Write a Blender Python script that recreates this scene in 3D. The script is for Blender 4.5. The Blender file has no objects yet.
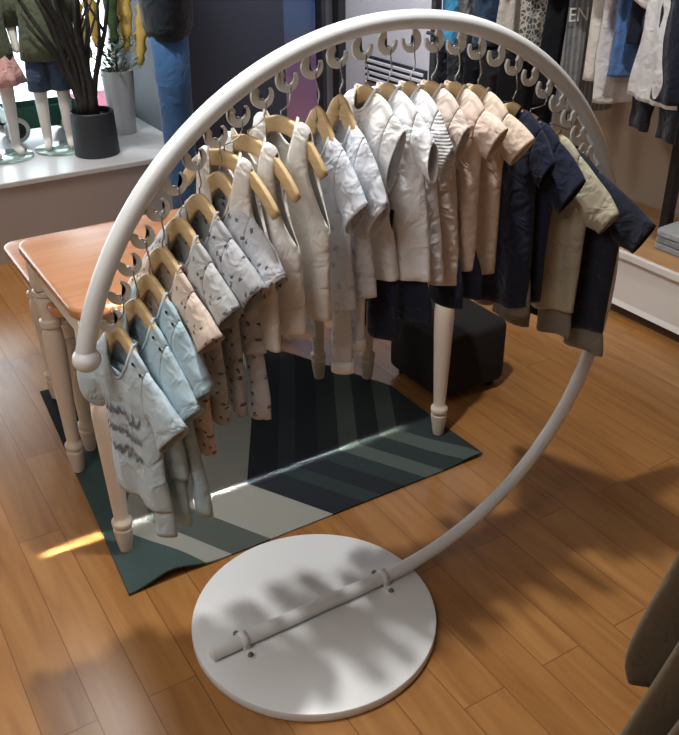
import bpy, bmesh, math, random
from mathutils import Vector, Matrix, noise
PI = math.pi
C = bpy.context.scene.collection
random.seed(5)

# ------------------------------------------------------------------ helpers
def lin(c):
    out = []
    for v in c:
        v /= 255.0
        out.append(v / 12.92 if v <= 0.04045 else ((v + 0.055) / 1.055) ** 2.4)
    return (*out, 1.0)

def sm(a, b, x):
    t = max(0.0, min(1.0, (x - a) / (b - a)))
    return t * t * (3 - 2 * t)

def lerp(a, b, t):
    return a + (b - a) * t

class NT:
    def __init__(self, name):
        self.m = bpy.data.materials.new(name)
        self.m.use_nodes = True
        self.t = self.m.node_tree
        self.n = self.t.nodes
        self.b = self.n['Principled BSDF']
        self.out = self.n['Material Output']
    def add(self, typ, **kw):
        nd = self.n.new(typ)
        for k, v in kw.items():
            if k in nd.inputs.keys() if hasattr(nd.inputs, 'keys') else False:
                nd.inputs[k].default_value = v
            else:
                setattr(nd, k, v)
        return nd
    def link(self, a, b):
        self.t.links.new(a, b)
    def mix(self, fac, a, b, blend='MIX'):
        nd = self.n.new('ShaderNodeMix')
        nd.data_type = 'RGBA'; nd.blend_type = blend
        for sock, v in ((nd.inputs[0], fac), (nd.inputs[6], a), (nd.inputs[7], b)):
            if hasattr(v, 'is_output') or hasattr(v, 'links'):
                self.link(v, sock)
            else:
                sock.default_value = v
        return nd.outputs[2]
    def math(self, op, a, b=0.0, c=0.0):
        nd = self.n.new('ShaderNodeMath'); nd.operation = op
        for i, v in enumerate((a, b, c)):
            if hasattr(v, 'links'):
                self.link(v, nd.inputs[i])
            else:
                nd.inputs[i].default_value = v
        return nd.outputs[0]
    def ramp(self, fac, stops, interp='LINEAR'):
        nd = self.n.new('ShaderNodeValToRGB')
        cr = nd.color_ramp; cr.interpolation = interp
        while len(cr.elements) < len(stops):
            cr.elements.new(0.5)
        for e, (p, c) in zip(cr.elements, stops):
            e.position = p; e.color = c
        self.link(fac, nd.inputs[0])
        return nd.outputs[0]
    def bump(self, height, strength=0.2, dist=0.005, prev=None):
        nd = self.n.new('ShaderNodeBump')
        nd.inputs['Strength'].default_value = strength
        nd.inputs['Distance'].default_value = dist
        self.link(height, nd.inputs['Height'])
        if prev is not None:
            self.link(prev, nd.inputs['Normal'])
        return nd.outputs[0]

def plain(name, rgb, rough=0.5, metal=0.0, var=0.06, scale=6.0, coat=0.0, bump=0.0, bscale=200, trans=0.0):
    t = NT(name)
    co = t.n.new('ShaderNodeTexCoord').outputs['Object']
    nz = t.n.new('ShaderNodeTexNoise'); nz.inputs['Scale'].default_value = scale; nz.inputs['Detail'].default_value = 3
    t.link(co, nz.inputs['Vector'])
    c = lin(rgb)
    dk = tuple(x * (1 - var) for x in c[:3]) + (1,)
    lt = tuple(min(1, x * (1 + var)) for x in c[:3]) + (1,)
    t.link(t.mix(nz.outputs['Fac'], dk, lt), t.b.inputs['Base Color'])
    t.b.inputs['Roughness'].default_value = rough
    t.b.inputs['Metallic'].default_value = metal
    t.b.inputs['Coat Weight'].default_value = coat
    t.b.inputs['Transmission Weight'].default_value = trans
    if bump:
        n2 = t.n.new('ShaderNodeTexNoise'); n2.inputs['Scale'].default_value = bscale
        t.link(co, n2.inputs['Vector'])
        t.link(t.bump(n2.outputs['Fac'], bump, 0.002), t.b.inputs['Normal'])
    return t.m

def cloth(name, rgb, mark=None, mscale=26.0, msize=0.2, rib=False, stripes=None, wrinkle=0.35, lace=False):
    t = NT(name)
    co = t.n.new('ShaderNodeTexCoord').outputs['Object']
    nz = t.n.new('ShaderNodeTexNoise'); nz.inputs['Scale'].default_value = 14; nz.inputs['Detail'].default_value = 4
    t.link(co, nz.inputs['Vector'])
    c = lin(rgb)
    dk = tuple(x * 0.93 for x in c[:3]) + (1,)
    lt = tuple(min(1, x * 1.05) for x in c[:3]) + (1,)
    col = t.mix(nz.outputs['Fac'], dk, lt)
    if mark is not None:
        sep = t.n.new('ShaderNodeSeparateXYZ'); t.link(co, sep.inputs[0])
        cb = t.n.new('ShaderNodeCombineXYZ')
        t.link(sep.outputs[0], cb.inputs[0]); t.link(sep.outputs[2], cb.inputs[1])
        wob = t.n.new('ShaderNodeTexNoise'); wob.inputs['Scale'].default_value = 190; wob.inputs['Detail'].default_value = 2
        t.link(cb.outputs[0], wob.inputs['Vector'])
        vo = t.n.new('ShaderNodeTexVoronoi'); vo.voronoi_dimensions = '2D'; vo.inputs['Scale'].default_value = mscale
        vo.inputs['Randomness'].default_value = 0.8
        t.link(cb.outputs[0], vo.inputs['Vector'])
        d = t.math('ADD', vo.outputs['Distance'], t.math('MULTIPLY', t.math('SUBTRACT', wob.outputs['Fac'], 0.5), 0.62))
        f = t.math('SUBTRACT', 1.0, t.ramp(d, [(msize * 0.75, (0, 0, 0, 1)), (msize, (1, 1, 1, 1))]))
        col = t.mix(f, col, lin(mark))
    if stripes is not None:
        wv = t.n.new('ShaderNodeTexWave'); wv.inputs['Scale'].default_value = stripes[1]; wv.inputs['Distortion'].default_value = 0.6
        wv.bands_direction = 'X'
        t.link(co, wv.inputs['Vector'])
        f = t.ramp(wv.outputs['Fac'], [(0.45, (0, 0, 0, 1)), (0.6, (1, 1, 1, 1))])
        col = t.mix(f, col, lin(stripes[0]))
    if lace:
        vo = t.n.new('ShaderNodeTexVoronoi'); vo.inputs['Scale'].default_value = 45
        vo.feature = 'DISTANCE_TO_EDGE'
        t.link(co, vo.inputs['Vector'])
        f = t.ramp(vo.outputs['Distance'], [(0.08, (0, 0, 0, 1)), (0.16, (1, 1, 1, 1))])
        col = t.mix(f, col, lin((105, 108, 108)))
    t.link(col, t.b.inputs['Base Color'])
    t.b.inputs['Roughness'].default_value = 0.9
    t.b.inputs['Specular IOR Level'].default_value = 0.2
    t.b.inputs['Sheen Weight'].default_value = 0.15
    w = t.n.new('ShaderNodeTexNoise'); w.inputs['Scale'].default_value = 22; w.inputs['Detail'].default_value = 2
    w.inputs['Distortion'].default_value = 0.8
    t.link(co, w.inputs['Vector'])
    b1 = t.bump(w.outputs['Fac'], wrinkle * 1.5, 0.025)
    fw_ = t.n.new('ShaderNodeTexNoise'); fw_.inputs['Scale'].default_value = 700
    t.link(co, fw_.inputs['Vector'])
    b2 = t.bump(fw_.outputs['Fac'], 0.12, 0.001, b1)
    if rib:
        wv = t.n.new('ShaderNodeTexWave'); wv.inputs['Scale'].default_value = 45; wv.bands_direction = 'Z'
        t.link(co, wv.inputs['Vector'])
        b2 = t.bump(wv.outputs['Fac'], 0.35, 0.003, b2)
    t.link(b2, t.b.inputs['Normal'])
    return t.m

def obj(name, bm, mat, parent=None, smooth=True, mods=()):
    me = bpy.data.meshes.new(name)
    bmesh.ops.recalc_face_normals(bm, faces=bm.faces)
    bm.to_mesh(me); bm.free()
    me.materials.append(mat)
    if smooth:
        for p in me.polygons:
            p.use_smooth = True
    o = bpy.data.objects.new(name, me)
    C.objects.link(o)
    if parent is not None:
        o.parent = parent
    for m in mods:
        if m == 'sub':
            s = o.modifiers.new('sub', 'SUBSURF'); s.levels = 1; s.render_levels = 1
        elif m == 'solid':
            s = o.modifiers.new('solid', 'SOLIDIFY'); s.thickness = 0.0014; s.offset = 0
        elif m == 'edge':
            s = o.modifiers.new('edge', 'EDGE_SPLIT'); s.split_angle = math.radians(40)
    return o

def tag(o, label, cat, group=None):
    o['label'] = label; o['category'] = cat
    if group: o['group'] = group
    return o

def thing(name, label, cat, loc=(0, 0, 0), rz=0.0, group=None):
    o = bpy.data.objects.new(name, None); C.objects.link(o)
    o.empty_display_size = 0.05
    o.location = loc; o.rotation_euler = (0, 0, rz)
    return tag(o, label, cat, group)

def struct(name, bm, mat, smooth=False, parent=None):
    o = obj(name, bm, mat, parent, smooth)
    o['kind'] = 'structure'
    return o

def box(bm, x0, x1, y0, y1, z0, z1, bev=0.0, seg=2):
    r = bmesh.ops.create_cube(bm, size=1.0)
    vs = r['verts']
    for v in vs:
        v.co = Vector((lerp(x0, x1, v.co.x + .5), lerp(y0, y1, v.co.y + .5), lerp(z0, z1, v.co.z + .5)))
    if bev > 0:
        es = {e for v in vs for e in v.link_edges}
        bmesh.ops.bevel(bm, geom=list(es), offset=bev, segments=seg, affect='EDGES', profile=0.5)
    return bm

def tube(bm, pts, rad, seg=10, cap=True, flat=1.0):
    pts = [Vector(p) for p in pts]
    n = len(pts)
    rings = []
    t0 = (pts[1] - pts[0]).normalized()
    ref = Vector((0, 0, 1)) if abs(t0.z) < 0.9 else Vector((1, 0, 0))
    u = t0.cross(ref).normalized()
    for i, p in enumerate(pts):
        t = (pts[min(i + 1, n - 1)] - pts[max(i - 1, 0)]).normalized()
        u = (u - t * u.dot(t)).normalized()
        v = t.cross(u)
        r = rad[i] if isinstance(rad, (list, tuple)) else rad
        rings.append([bm.verts.new(p + u * (r * math.cos(2 * PI * k / seg)) + v * (r * flat * math.sin(2 * PI * k / seg))) for k in range(seg)])
    for a, b in zip(rings, rings[1:]):
        for k in range(seg):
            bm.faces.new((a[k], a[(k + 1) % seg], b[(k + 1) % seg], b[k]))
    if cap:
        bm.faces.new(rings[0][::-1]); bm.faces.new(rings[-1])
    return bm

def lathe(bm, prof, seg=24, c=(0, 0), sx=1.0, sy=1.0, cap=True):
    rings = []
    for r, z in prof:
        rings.append([bm.verts.new((c[0] + r * sx * math.cos(2 * PI * k / seg), c[1] + r * sy * math.sin(2 * PI * k / seg), z)) for k in range(seg)])
    for a, b in zip(rings, rings[1:]):
        for k in range(seg):
            bm.faces.new((a[k], a[(k + 1) % seg], b[(k + 1) % seg], b[k]))
    if cap:
        bm.faces.new(rings[0][::-1]); bm.faces.new(rings[-1])
    return bm

def prism(bm, poly, z0, z1, f=lambda x, y, z: (x, y, z)):
    lo = [bm.verts.new(f(x, y, z0)) for x, y in poly]
    hi = [bm.verts.new(f(x, y, z1)) for x, y in poly]
    n = len(poly)
    bm.faces.new(lo[::-1]); bm.faces.new(hi)
    for i in range(n):
        bm.faces.new((lo[i], lo[(i + 1) % n], hi[(i + 1) % n], hi[i]))
    return bm

def B():
    return bmesh.new()

# ------------------------------------------------------------------ materials
M = {}
M['white_metal'] = plain('white_painted_metal', (222, 224, 225), 0.32, var=0.015, scale=3)
M['hook'] = plain('white_hook_enamel', (232, 232, 228), 0.35, var=0.01)
M['steel'] = plain('chrome_steel', (190, 190, 190), 0.22, 1.0, var=0.02)
M['bolt'] = plain('zinc_bolt', (150, 150, 145), 0.3, 1.0, var=0.1, scale=90)
M['cream'] = plain('cream_lacquer', (214, 200, 184), 0.38, var=0.03, scale=5)
M['ottoman'] = plain('dark_leather', (15, 11, 10), 0.9, var=0.15, scale=20, bump=0.15, bscale=300)
M['ledge_top'] = plain('ledge_white_top', (205, 207, 208), 0.3, var=0.02)
M['ledge_front'] = plain('ledge_grey_front', (168, 155, 150), 0.7, var=0.03)
M['pillar'] = plain('dark_navy_panel', (34, 38, 52), 0.6, var=0.08)
M['wall'] = plain('grey_wall_paint', (184, 183, 192), 0.8, var=0.02)
M['wallwarm'] = plain('beige_wall_paint', (176, 160, 142), 0.8, var=0.03)
M['ceil'] = plain('ceiling_paint', (205, 203, 200), 0.9, var=0.02)
M['bench'] = plain('white_bench_paint', (214, 210, 206), 0.45, var=0.02)
M['plinth'] = plain('dark_plinth', (70, 48, 34), 0.6)
M['black'] = plain('black_metal', (24, 24, 26), 0.45)
M['dark_frame'] = plain('dark_frame_paint', (32, 33, 38), 0.4)
M['pot_dark'] = plain('charcoal_pot', (46, 50, 56), 0.5, var=0.1)
M['pot_white'] = plain('white_pot', (205, 205, 208), 0.45, var=0.03)
M['branch'] = plain('dark_branch', (44, 42, 40), 0.8, var=0.2, scale=30)
M['leaf'] = plain('green_leaf', (70, 92, 58), 0.6, var=0.3, scale=25)
M['yellow'] = plain('yellow_flower', (214, 182, 100), 0.8, var=0.3, scale=40)
M['skin'] = plain('white_mannequin', (226, 222, 216), 0.4, var=0.02)
M['wagon'] = plain('green_paint', (28, 84, 70), 0.4)
M['tyre'] = plain('white_tyre', (205, 208, 205), 0.6)
M['pink'] = plain('pink_board', (214, 130, 145), 0.6)
M['outdoor'] = plain('pale_pavement', (215, 215, 212), 0.9)

def wood_mat(name, c1, c2, rough, axis='X', coat=0.0, sc=1.0):
    t = NT(name)
    co = t.n.new('ShaderNodeTexCoord').outputs['Object']
    mp = t.n.new('ShaderNodeMapping')
    mp.inputs['Scale'].default_value = {'X': (1.5 * sc, 18 * sc, 18 * sc), 'Y': (18 * sc, 1.5 * sc, 18 * sc), 'Z': (18 * sc, 18 * sc, 1.5 * sc)}[axis]
    t.link(co, mp.inputs[0])
    nz = t.n.new('ShaderNodeTexNoise'); nz.inputs['Scale'].default_value = 1.6; nz.inputs['Detail'].default_value = 6; nz.inputs['Distortion'].default_value = 0.6
    t.link(mp.outputs[0], nz.inputs['Vector'])
    col = t.ramp(nz.outputs['Fac'], [(0.3, lin(c1)), (0.7, lin(c2))])
    t.link(col, t.b.inputs['Base Color'])
    t.b.inputs['Roughness'].default_value = rough
    t.b.inputs['Coat Weight'].default_value = coat
    t.b.inputs['Coat Roughness'].default_value = 0.05
    return t.m
M['table_top'] = wood_mat('honey_wood_top', (172, 116, 76), (192, 138, 98), 0.26, 'X', 0.0)
M['hanger'] = wood_mat('pale_beech', (196, 164, 116), (218, 190, 146), 0.5, 'X', 0.0, 3)
M['bench_top'] = wood_mat('oak_bench_top', (164, 122, 82), (184, 144, 102), 0.45, 'Y')

def floor_mat():
    t = NT('oak_plank_floor')
    co = t.n.new('ShaderNodeTexCoord').outputs['Object']
    sep = t.n.new('ShaderNodeSeparateXYZ'); t.link(co, sep.inputs[0])
    cb = t.n.new('ShaderNodeCombineXYZ')
    t.link(sep.outputs[1], cb.inputs[0]); t.link(t.math('ADD', sep.outputs[0], 0.067), cb.inputs[1])
    br = t.n.new('ShaderNodeTexBrick')
    br.offset = 0.37; br.offset_frequency = 2
    br.inputs['Scale'].default_value = 1.0
    br.inputs['Mortar Size'].default_value = 0.0016
    br.inputs['Mortar Smooth'].default_value = 0.2
    br.inputs['Brick Width'].default_value = 1.22
    br.inputs['Row Height'].default_value = 0.130
    br.inputs['Color1'].default_value = (0.0, 0.0, 0.0, 1)
    br.inputs['Color2'].default_value = (1, 1, 1, 1)
    br.inputs['Mortar'].default_value = (0.5, 0.5, 0.5, 1)
    t.link(cb.outputs[0], br.inputs['Vector'])
    mp = t.n.new('ShaderNodeMapping'); mp.inputs['Scale'].default_value = (9, 0.9, 1)
    t.link(co, mp.inputs[0])
    vadd = t.n.new('ShaderNodeVectorMath'); vadd.operation = 'ADD'
    t.link(mp.outputs[0], vadd.inputs[0])
    off = t.n.new('ShaderNodeVectorMath'); off.operation = 'SCALE'; off.inputs['Scale'].default_value = 17.0
    t.link(br.outputs['Color'], off.inputs[0]); t.link(off.outputs[0], vadd.inputs[1])
    nz = t.n.new('ShaderNodeTexNoise'); nz.inputs['Scale'].default_value = 2.2; nz.inputs['Detail'].default_value = 7; nz.inputs['Distortion'].default_value = 1.0
    t.link(vadd.outputs[0], nz.inputs['Vector'])
    grain = t.ramp(nz.outputs['Fac'], [(0.25, lin((126, 82, 42))), (0.5, lin((156, 108, 60))), (0.78, lin((174, 128, 76)))])
    tone = t.mix(0.38, grain, t.mix(br.outputs['Color'], lin((136, 92, 48)), lin((160, 114, 66))))
    fin = t.mix(br.outputs['Fac'], tone, lin((120, 78, 42)))
    t.link(fin, t.b.inputs['Base Color'])
    t.b.inputs['Roughness'].default_value = 0.27
    t.b.inputs['Specular IOR Level'].default_value = 0.45
    inv = t.math('SUBTRACT', 1.0, br.outputs['Fac'])
    b1 = t.bump(inv, 0.5, 0.002)
    t.link(t.bump(nz.outputs['Fac'], 0.08, 0.004, b1), t.b.inputs['Normal'])
    return t.m
M['floor'] = floor_mat()

def rug_mat():
    t = NT('chevron_rug')
    co = t.n.new('ShaderNodeTexCoord').outputs['Object']
    sep = t.n.new('ShaderNodeSeparateXYZ'); t.link(co, sep.inputs[0])
    a = t.math('ABSOLUTE', t.math('SUBTRACT', sep.outputs[1], 0.66))
    c = t.math('SUBTRACT', sep.outputs[0], t.math('MULTIPLY', a, 0.55))
    x = t.math('MULTIPLY', t.math('ADD', c, 1.2), 0.5)
    P = lambda v: (v + 1.2) * 0.5
    teal, light, dark, navy = lin((58, 70, 68)), lin((140, 141, 133)), lin((76, 82, 78)), lin((34, 38, 43))
    tg, te2 = lin((76, 85, 80)), lin((44, 52, 53))
    col = t.ramp(x, [(0.0, navy), (P(-0.80), lin((62, 78, 76))), (P(-0.56), light), (P(-0.476), dark), (P(-0.345), light), (P(-0.12), navy),
                     (P(0.0), te2), (P(0.07), navy), (P(0.16), te2), (P(0.25), tg), (P(0.33), te2), (P(0.42), tg), (P(0.50), te2)], 'CONSTANT')
    nz = t.n.new('ShaderNodeTexNoise'); nz.inputs['Scale'].default_value = 400
    t.link(co, nz.inputs['Vector'])
    t.link(t.mix(0.25, col, t.mix(nz.outputs['Fac'], (0, 0, 0, 1), col), 'MULTIPLY'), t.b.inputs['Base Color'])
    t.link(col, t.b.inputs['Base Color'])
    t.b.inputs['Roughness'].default_value = 0.95
    t.b.inputs['Specular IOR Level'].default_value = 0.15
    t.link(t.bump(nz.outputs['Fac'], 0.4, 0.002), t.b.inputs['Normal'])
    return t.m
M['rug'] = rug_mat()

def glass_mat():
    t = NT('clear_glass')
    tr = t.n.new('ShaderNodeBsdfTransparent'); tr.inputs[0].default_value = (0.93, 0.96, 0.97, 1)
    gl = t.n.new('ShaderNodeBsdfGlossy'); gl.inputs['Roughness'].default_value = 0.02
    fr = t.n.new('ShaderNodeFresnel'); fr.inputs[0].default_value = 1.45
    mx = t.n.new('ShaderNodeMixShader')
    t.link(fr.outputs[0], mx.inputs[0]); t.link(tr.outputs[0], mx.inputs[1]); t.link(gl.outputs[0], mx.inputs[2])
    t.link(mx.outputs[0], t.out.inputs[0])
    return t.m
M['glass'] = glass_mat()
def plate_mat():
    t = NT('green_tinted_glass_plate')
    t.b.inputs['Base Color'].default_value = lin((196, 222, 214))
    t.b.inputs['Roughness'].default_value = 0.08
    t.b.inputs['Transmission Weight'].default_value = 0.6
    return t.m
M['plate'] = plate_mat()
def poster_mat():
    t = NT('blue_to_pink_print')
    co = t.n.new('ShaderNodeTexCoord').outputs['Object']
    sep = t.n.new('ShaderNodeSeparateXYZ'); t.link(co, sep.inputs[0])
    nz = t.n.new('ShaderNodeTexNoise'); nz.inputs['Scale'].default_value = 3; t.link(co, nz.inputs['Vector'])
    z = t.math('ADD', sep.outputs[2], t.math('MULTIPLY', t.math('SUBTRACT', nz.outputs['Fac'], 0.5), 0.3))
    col = t.ramp(t.math('DIVIDE', z, 2.0), [(0.12, lin((240, 170, 210))), (0.32, lin((222, 160, 222))), (0.44, lin((140, 175, 236))), (0.6, lin((120, 168, 236)))])
    t.link(col, t.b.inputs['Base Color'])
    t.b.inputs['Roughness'].default_value = 0.4
    return t.m
M['poster'] = poster_mat()

K = {
 'blue1': cloth('pale_blue_cotton', (180, 195, 203)), 'blue2': cloth('sky_blue_cotton', (172, 193, 202)), 'blue3': cloth('clear_blue_cotton', (168, 192, 203)),
 'pink': cloth('blush_print_cotton', (214, 196, 182), (110, 104, 100), 38, 0.13),
 'grey1': cloth('warm_grey_print_cotton', (182, 184, 184), (104, 107, 112), 38, 0.15), 'grey2': cloth('cool_grey_print_cotton', (176, 178, 182), (92, 96, 104), 36, 0.17),
 'grey3': cloth('silver_grey_print_cotton', (190, 192, 198), (90, 95, 106), 32, 0.15),
 'tank1': cloth('cream_rib_cotton', (224, 219, 212)), 'tank2': cloth('ivory_cotton', (226, 222, 216)), 'tank3': cloth('warm_white_cotton', (228, 226, 221)),
 'pj1': cloth('icy_grey_cotton', (212, 218, 226), (182, 188, 198), 24, 0.15), 'pj2': cloth('icy_white_cotton', (218, 222, 230), (186, 192, 202), 24, 0.14),
 'white1': cloth('bright_white_cotton', (236, 236, 236)), 'white2': cloth('soft_white_cotton', (232, 233, 236)), 'white3': cloth('ribbed_white_cotton', (228, 230, 233), rib=True),
 'pink1': cloth('pale_blush_cotton', (223, 208, 198)), 'pink2': cloth('blush_beige_cotton', (219, 200, 186)), 'beige': cloth('sand_cotton', (212, 194, 177)),
 'navy': cloth('navy_cotton', (31, 36, 54)), 'navy2': cloth('ink_navy_cotton', (30, 36, 55)), 'navy3': cloth('dark_navy_cotton', (32, 36, 48)),
 'olive': cloth('stone_olive_cotton', (166, 158, 138)), 'shorts': cloth('grey_taupe_cotton', (120, 113, 102)), 'char': cloth('charcoal_cotton', (52, 54, 60)),
 'black': cloth('near_black_cotton', (28, 30, 38)), 'teal': cloth('turquoise_cotton', (58, 128, 164)), 'denim': cloth('denim', (70, 98, 130)), 'greyd': cloth('mid_grey_cotton', (118, 120, 124)),
 'lace': cloth('white_lace', (214, 214, 210), lace=True), 'puff': cloth('white_gauze', (226, 225, 220)),
 'stripe': cloth('grey_striped_cotton', (112, 116, 120), stripes=((140, 144, 148), 14)), 'blue': cloth('cornflower_cotton', (92, 132, 196)),
 'coat': cloth('brown_olive_wool', (96, 84, 66), wrinkle=0.15), 'jean': cloth('mid_blue_denim', (62, 100, 146)), 'jacket': cloth('black_green_cotton', (36, 46, 56)),
 'shirtgreen': cloth('moss_green_cotton', (92, 100, 80)), 'pinks': cloth('rose_pink_cotton', (226, 178, 176)), 'band': cloth('white_cuff_cotton', (236, 236, 234)),
 'script': cloth('grey_print_ink', (104, 110, 116)), 'tealrow': cloth('pale_grey_knit', (150, 156, 160)),
}

# ------------------------------------------------------------------ room   (x along the rack, y away from the camera side)
XR, YB, XL, YF, ZC = 2.47, 4.2, -3.0, -3.4, 3.0
bm = B(); box(bm, XL, XR, YF, YB, -0.1, 0.0); struct('floor', bm, M['floor'])
bm = B(); box(bm, XL, XR, YF, YB, ZC, ZC + 0.1); struct('ceiling', bm, M['ceil'])
bm = B(); box(bm, XR, XR + 0.1, 2.0, YB + 0.1, 0, ZC); struct('wall_right', bm, M['wall'])
bm = B(); box(bm, XR, XR + 0.1, YF, 2.0, 0, ZC); struct('wall_right_front', bm, M['wallwarm'])
bm = B(); box(bm, XL - 0.1, XL, YF, YB, 0, ZC); struct('wall_left', bm, M['wallwarm'])
bm = B(); box(bm, XL, XR, YF - 0.1, YF, 0, ZC); struct('wall_front', bm, M['wallwarm'])
bm = B(); box(bm, 0.80, 1.395, 3.1, YB + 0.1, 0, ZC); struct('wall_pillar', bm, M['pillar'])
bm = B(); box(bm, XL, 0.80, YB, YB + 0.1, 0, 0.42); struct('wall_back', bm, M['wall'])
bm = B(); box(bm, XL, 0.80, YB, YB + 0.1, 2.3, ZC); box(bm, XL, 0.10, YB, YB + 0.1, 1.6, 2.3); box(bm, 0.46, 0.80, YB, YB + 0.1, 1.6, 2.3); struct('wall_back_upper_and_baffles', bm, M['wall'])  # lower two boxes added out of view to limit the window reflection on the table
bm = B(); box(bm, XL, 0.80, 3.1, YB, 0, 0.40); struct('trim_1', bm, M['ledge_front'])
bm = B(); box(bm, XL, 0.80, 3.09, YB, 0.40, 0.43, 0.004, 1); struct('trim_2', bm, M['ledge_top'])
bm = B(); box(bm, XL, 0.80, YB + 0.03, YB + 0.04, 0.42, 2.35); w1 = struct('window_1', bm, M['glass'])
bm = B()
for x in (XL + .02, -1.2, 0.755):
    box(bm, x - .02, x + .02, YB, YB + .09, 0.42, 2.6)
box(bm, XL, 0.80, YB, YB + .09, 2.56, 2.6); box(bm, XL, 0.80, YB, YB + .09, 0.42, 0.45)
struct('window_frame', bm, M['tealrow'] if 'tealrow' in M else M['pot_white'], parent=w1)
# glass door beyond the dark pillar
bm = B(); box(bm, 1.395, XR, YB + 0.04, YB + 0.05, 0.0, ZC); d1 = struct('door_1', bm, M['glass'])
bm = B()
box(bm, 2.27, 2.305, YB - .03, YB + .06, 0, ZC); box(bm, 2.41, XR, YB - .03, YB + .06, 0, ZC); box(bm, 1.395, XR, YB - .02, YB + .06, 0.0, 0.08)
box(bm, 2.305, 2.41, YB - .01, YB + .05, 0.72, 0.78)
struct('door_frame', bm, M['dark_frame'], parent=d1)
bm = B(); box(bm, 2.305, 2.41, YB + 0.055, YB + 0.07, 0, ZC); struct('door_panel', bm, M['wall'], parent=d1)
bm = B(); box(bm, 1.70, 2.33, YB + 0.09, YB + 0.11, 0.0, 2.0)
tag(obj('poster', bm, M['poster'], smooth=False), 'tall poster fading from blue to pink behind the glass door', 'poster')
bm = B(); box(bm, -8, 8, YB + 0.1, 14, -0.12, -0.02); g = struct('ground_outside', bm, M['outdoor'])

# ------------------------------------------------------------------ rack
RA, RBZ, ZR, TR = 0.752, 0.748, 0.797, 0.0195
rack = thing('clothing_rack', 'white tubular ring clothes rack standing on a round white base disc', 'clothing rack', (-0.233, 0, 0))
def rp(th, r=1.0):
    return Vector((RA * r * math.cos(th), 0, ZR + RBZ * r * math.sin(th)))
off = Vector((0.233, 0, 0))
bm = B()
pts = [rp(math.radians(a)) + off for a in [165 - i * 3 for i in range(86)]]
pts = [p for p in pts]
for s in (-0.06, -0.14, -0.25, -0.36, -0.46, -0.535):
    pts.append(Vector((s, 0, ZR - RBZ)) + off)
tube(bm, pts, TR, 20)
obj('ring_tube', bm, M['white_metal'], rack, mods=('edge',))
bm = B(); e0 = pts[-1]
lathe(bm, [(0.0195 * math.cos(a), 0.010 * math.sin(a)) for a in [i * PI / 12 for i in range(0, 6)]], 20)
bmesh.ops.rotate(bm, verts=bm.verts, cent=(0, 0, 0), matrix=Matrix.Rotation(-PI / 2, 3, 'Y'))
bmesh.ops.translate(bm, verts=bm.verts, vec=e0)
obj('end_cap', bm, M['white_metal'], rack)
bm = B(); bmesh.ops.create_uvsphere(bm, u_segments=28, v_segments=16, radius=0.0285)
bmesh.ops.scale(bm, verts=bm.verts, vec=(1, 1, 0.92)); bmesh.ops.translate(bm, verts=bm.verts, vec=Vector((-0.726, 0, 0.975)) + off)
obj('ball_finial', bm, M['white_metal'], rack)
bm = B(); lathe(bm, [(0.329, 0.0), (0.334, 0.003), (0.335, 0.006), (0.335, 0.026), (0.3335, 0.029), (0.331, 0.030)], 96)
obj('base_disc', bm, M['white_metal'], rack, mods=('edge',))
for sx in (-0.449, -0.006):
    bm = B()
    prof = []
    for i in range(13):
        a = PI * i / 12
        prof.append((0.0205 * math.cos(a), 0.0195 + 0.0205 * math.sin(a)))
    prof = [(0.0205, 0.0)] + prof + [(-0.0205, 0.0)]
    outer = [(y * 1.13, z * 1.03 + 0.0006) for y, z in prof]
    W2 = 0.011
    for poly_a, poly_b in zip(zip(prof, prof[1:]), zip(outer, outer[1:])):
        (a0, a1), (b0, b1) = poly_a, poly_b
        v = [bm.verts.new((x, y, z + 0.030)) for x in (-W2, W2) for (y, z) in (a0, a1, b1, b0)]
        for f in ((0, 1, 2, 3), (7, 6, 5, 4), (3, 2, 6, 7)):
            bm.faces.new([v[i] for i in f])
    br = obj('saddle_bracket', bm, M['white_metal'], rack); br.location = (sx + 0.233, 0, 0)
    for sg in (-1, 1):
        bm = B()
        poly = [(-0.011, 0.0)] + [(0.013 * math.sin(a), 0.024 + 0.013 * -math.cos(a) * -1) for a in [lerp(-PI / 2, PI / 2, i / 10) for i in range(11)]] + [(0.011, 0.0)]
        prism(bm, [(x, sg * (0.020 + y)) for x, y in poly], 0.0301, 0.0330)
        obj('flange', bm, M['white_metal'], br, smooth=False)
        bm = B(); lathe(bm, [(0.0085, 0.033), (0.0085, 0.0345), (0.006, 0.0348), (0.006, 0.039), (0.0045, 0.0405)], 16, (0.0, sg * 0.044))
        obj('bolt', bm, M['bolt'], br, mods=('edge',))

HK = [154.7 - 4.85 * k for k in range(-1, 27)]     # hook angles around the ring
def hookc(th):
    return Vector((0.711 * math.cos(th), 0, ZR + 0.707 * math.sin(th)))
for a in HK:
    th = math.radians(a); c = hookc(th)
    left = a > 91.0
    st = a + 22 if left else a - 22
    sg = 1 if left else -1
    N = 22; out = []; inn = []
    op = math.radians(st + sg * 255 + sg * 52.5)
    ic = c + Vector((math.cos(op), 0, math.sin(op))) * 0.0028
    for i in range(N + 1):
        f = i / N
        b = math.radians(st + sg * 255 * f)
        d = Vector((math.cos(b), 0, math.sin(b)))
        out.append(c + d * 0.0245)
        ri = 0.0245 - lerp(0.0165, 0.007, f ** 1.3)
        inn.append(ic + d * ri)
    rad = Vector((math.cos(th), 0, math.sin(th)))
    out = [out[0] + rad * 0.012] + out; inn = [inn[0] + rad * 0.018] + inn
    poly = [(p.x + 0.233, p.z) for p in out] + [(p.x + 0.233, p.z) for p in inn[::-1]]
    if sg < 0: poly = poly[::-1]
    bm = B(); prism(bm, poly, -0.0035, 0.0035, lambda x, y, z: (x, z, y))
    bmesh.ops.triangulate(bm, faces=[f for f in bm.faces if len(f.verts) > 4])
    obj('hook', bm, M['hook'], rack, smooth=False)

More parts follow.
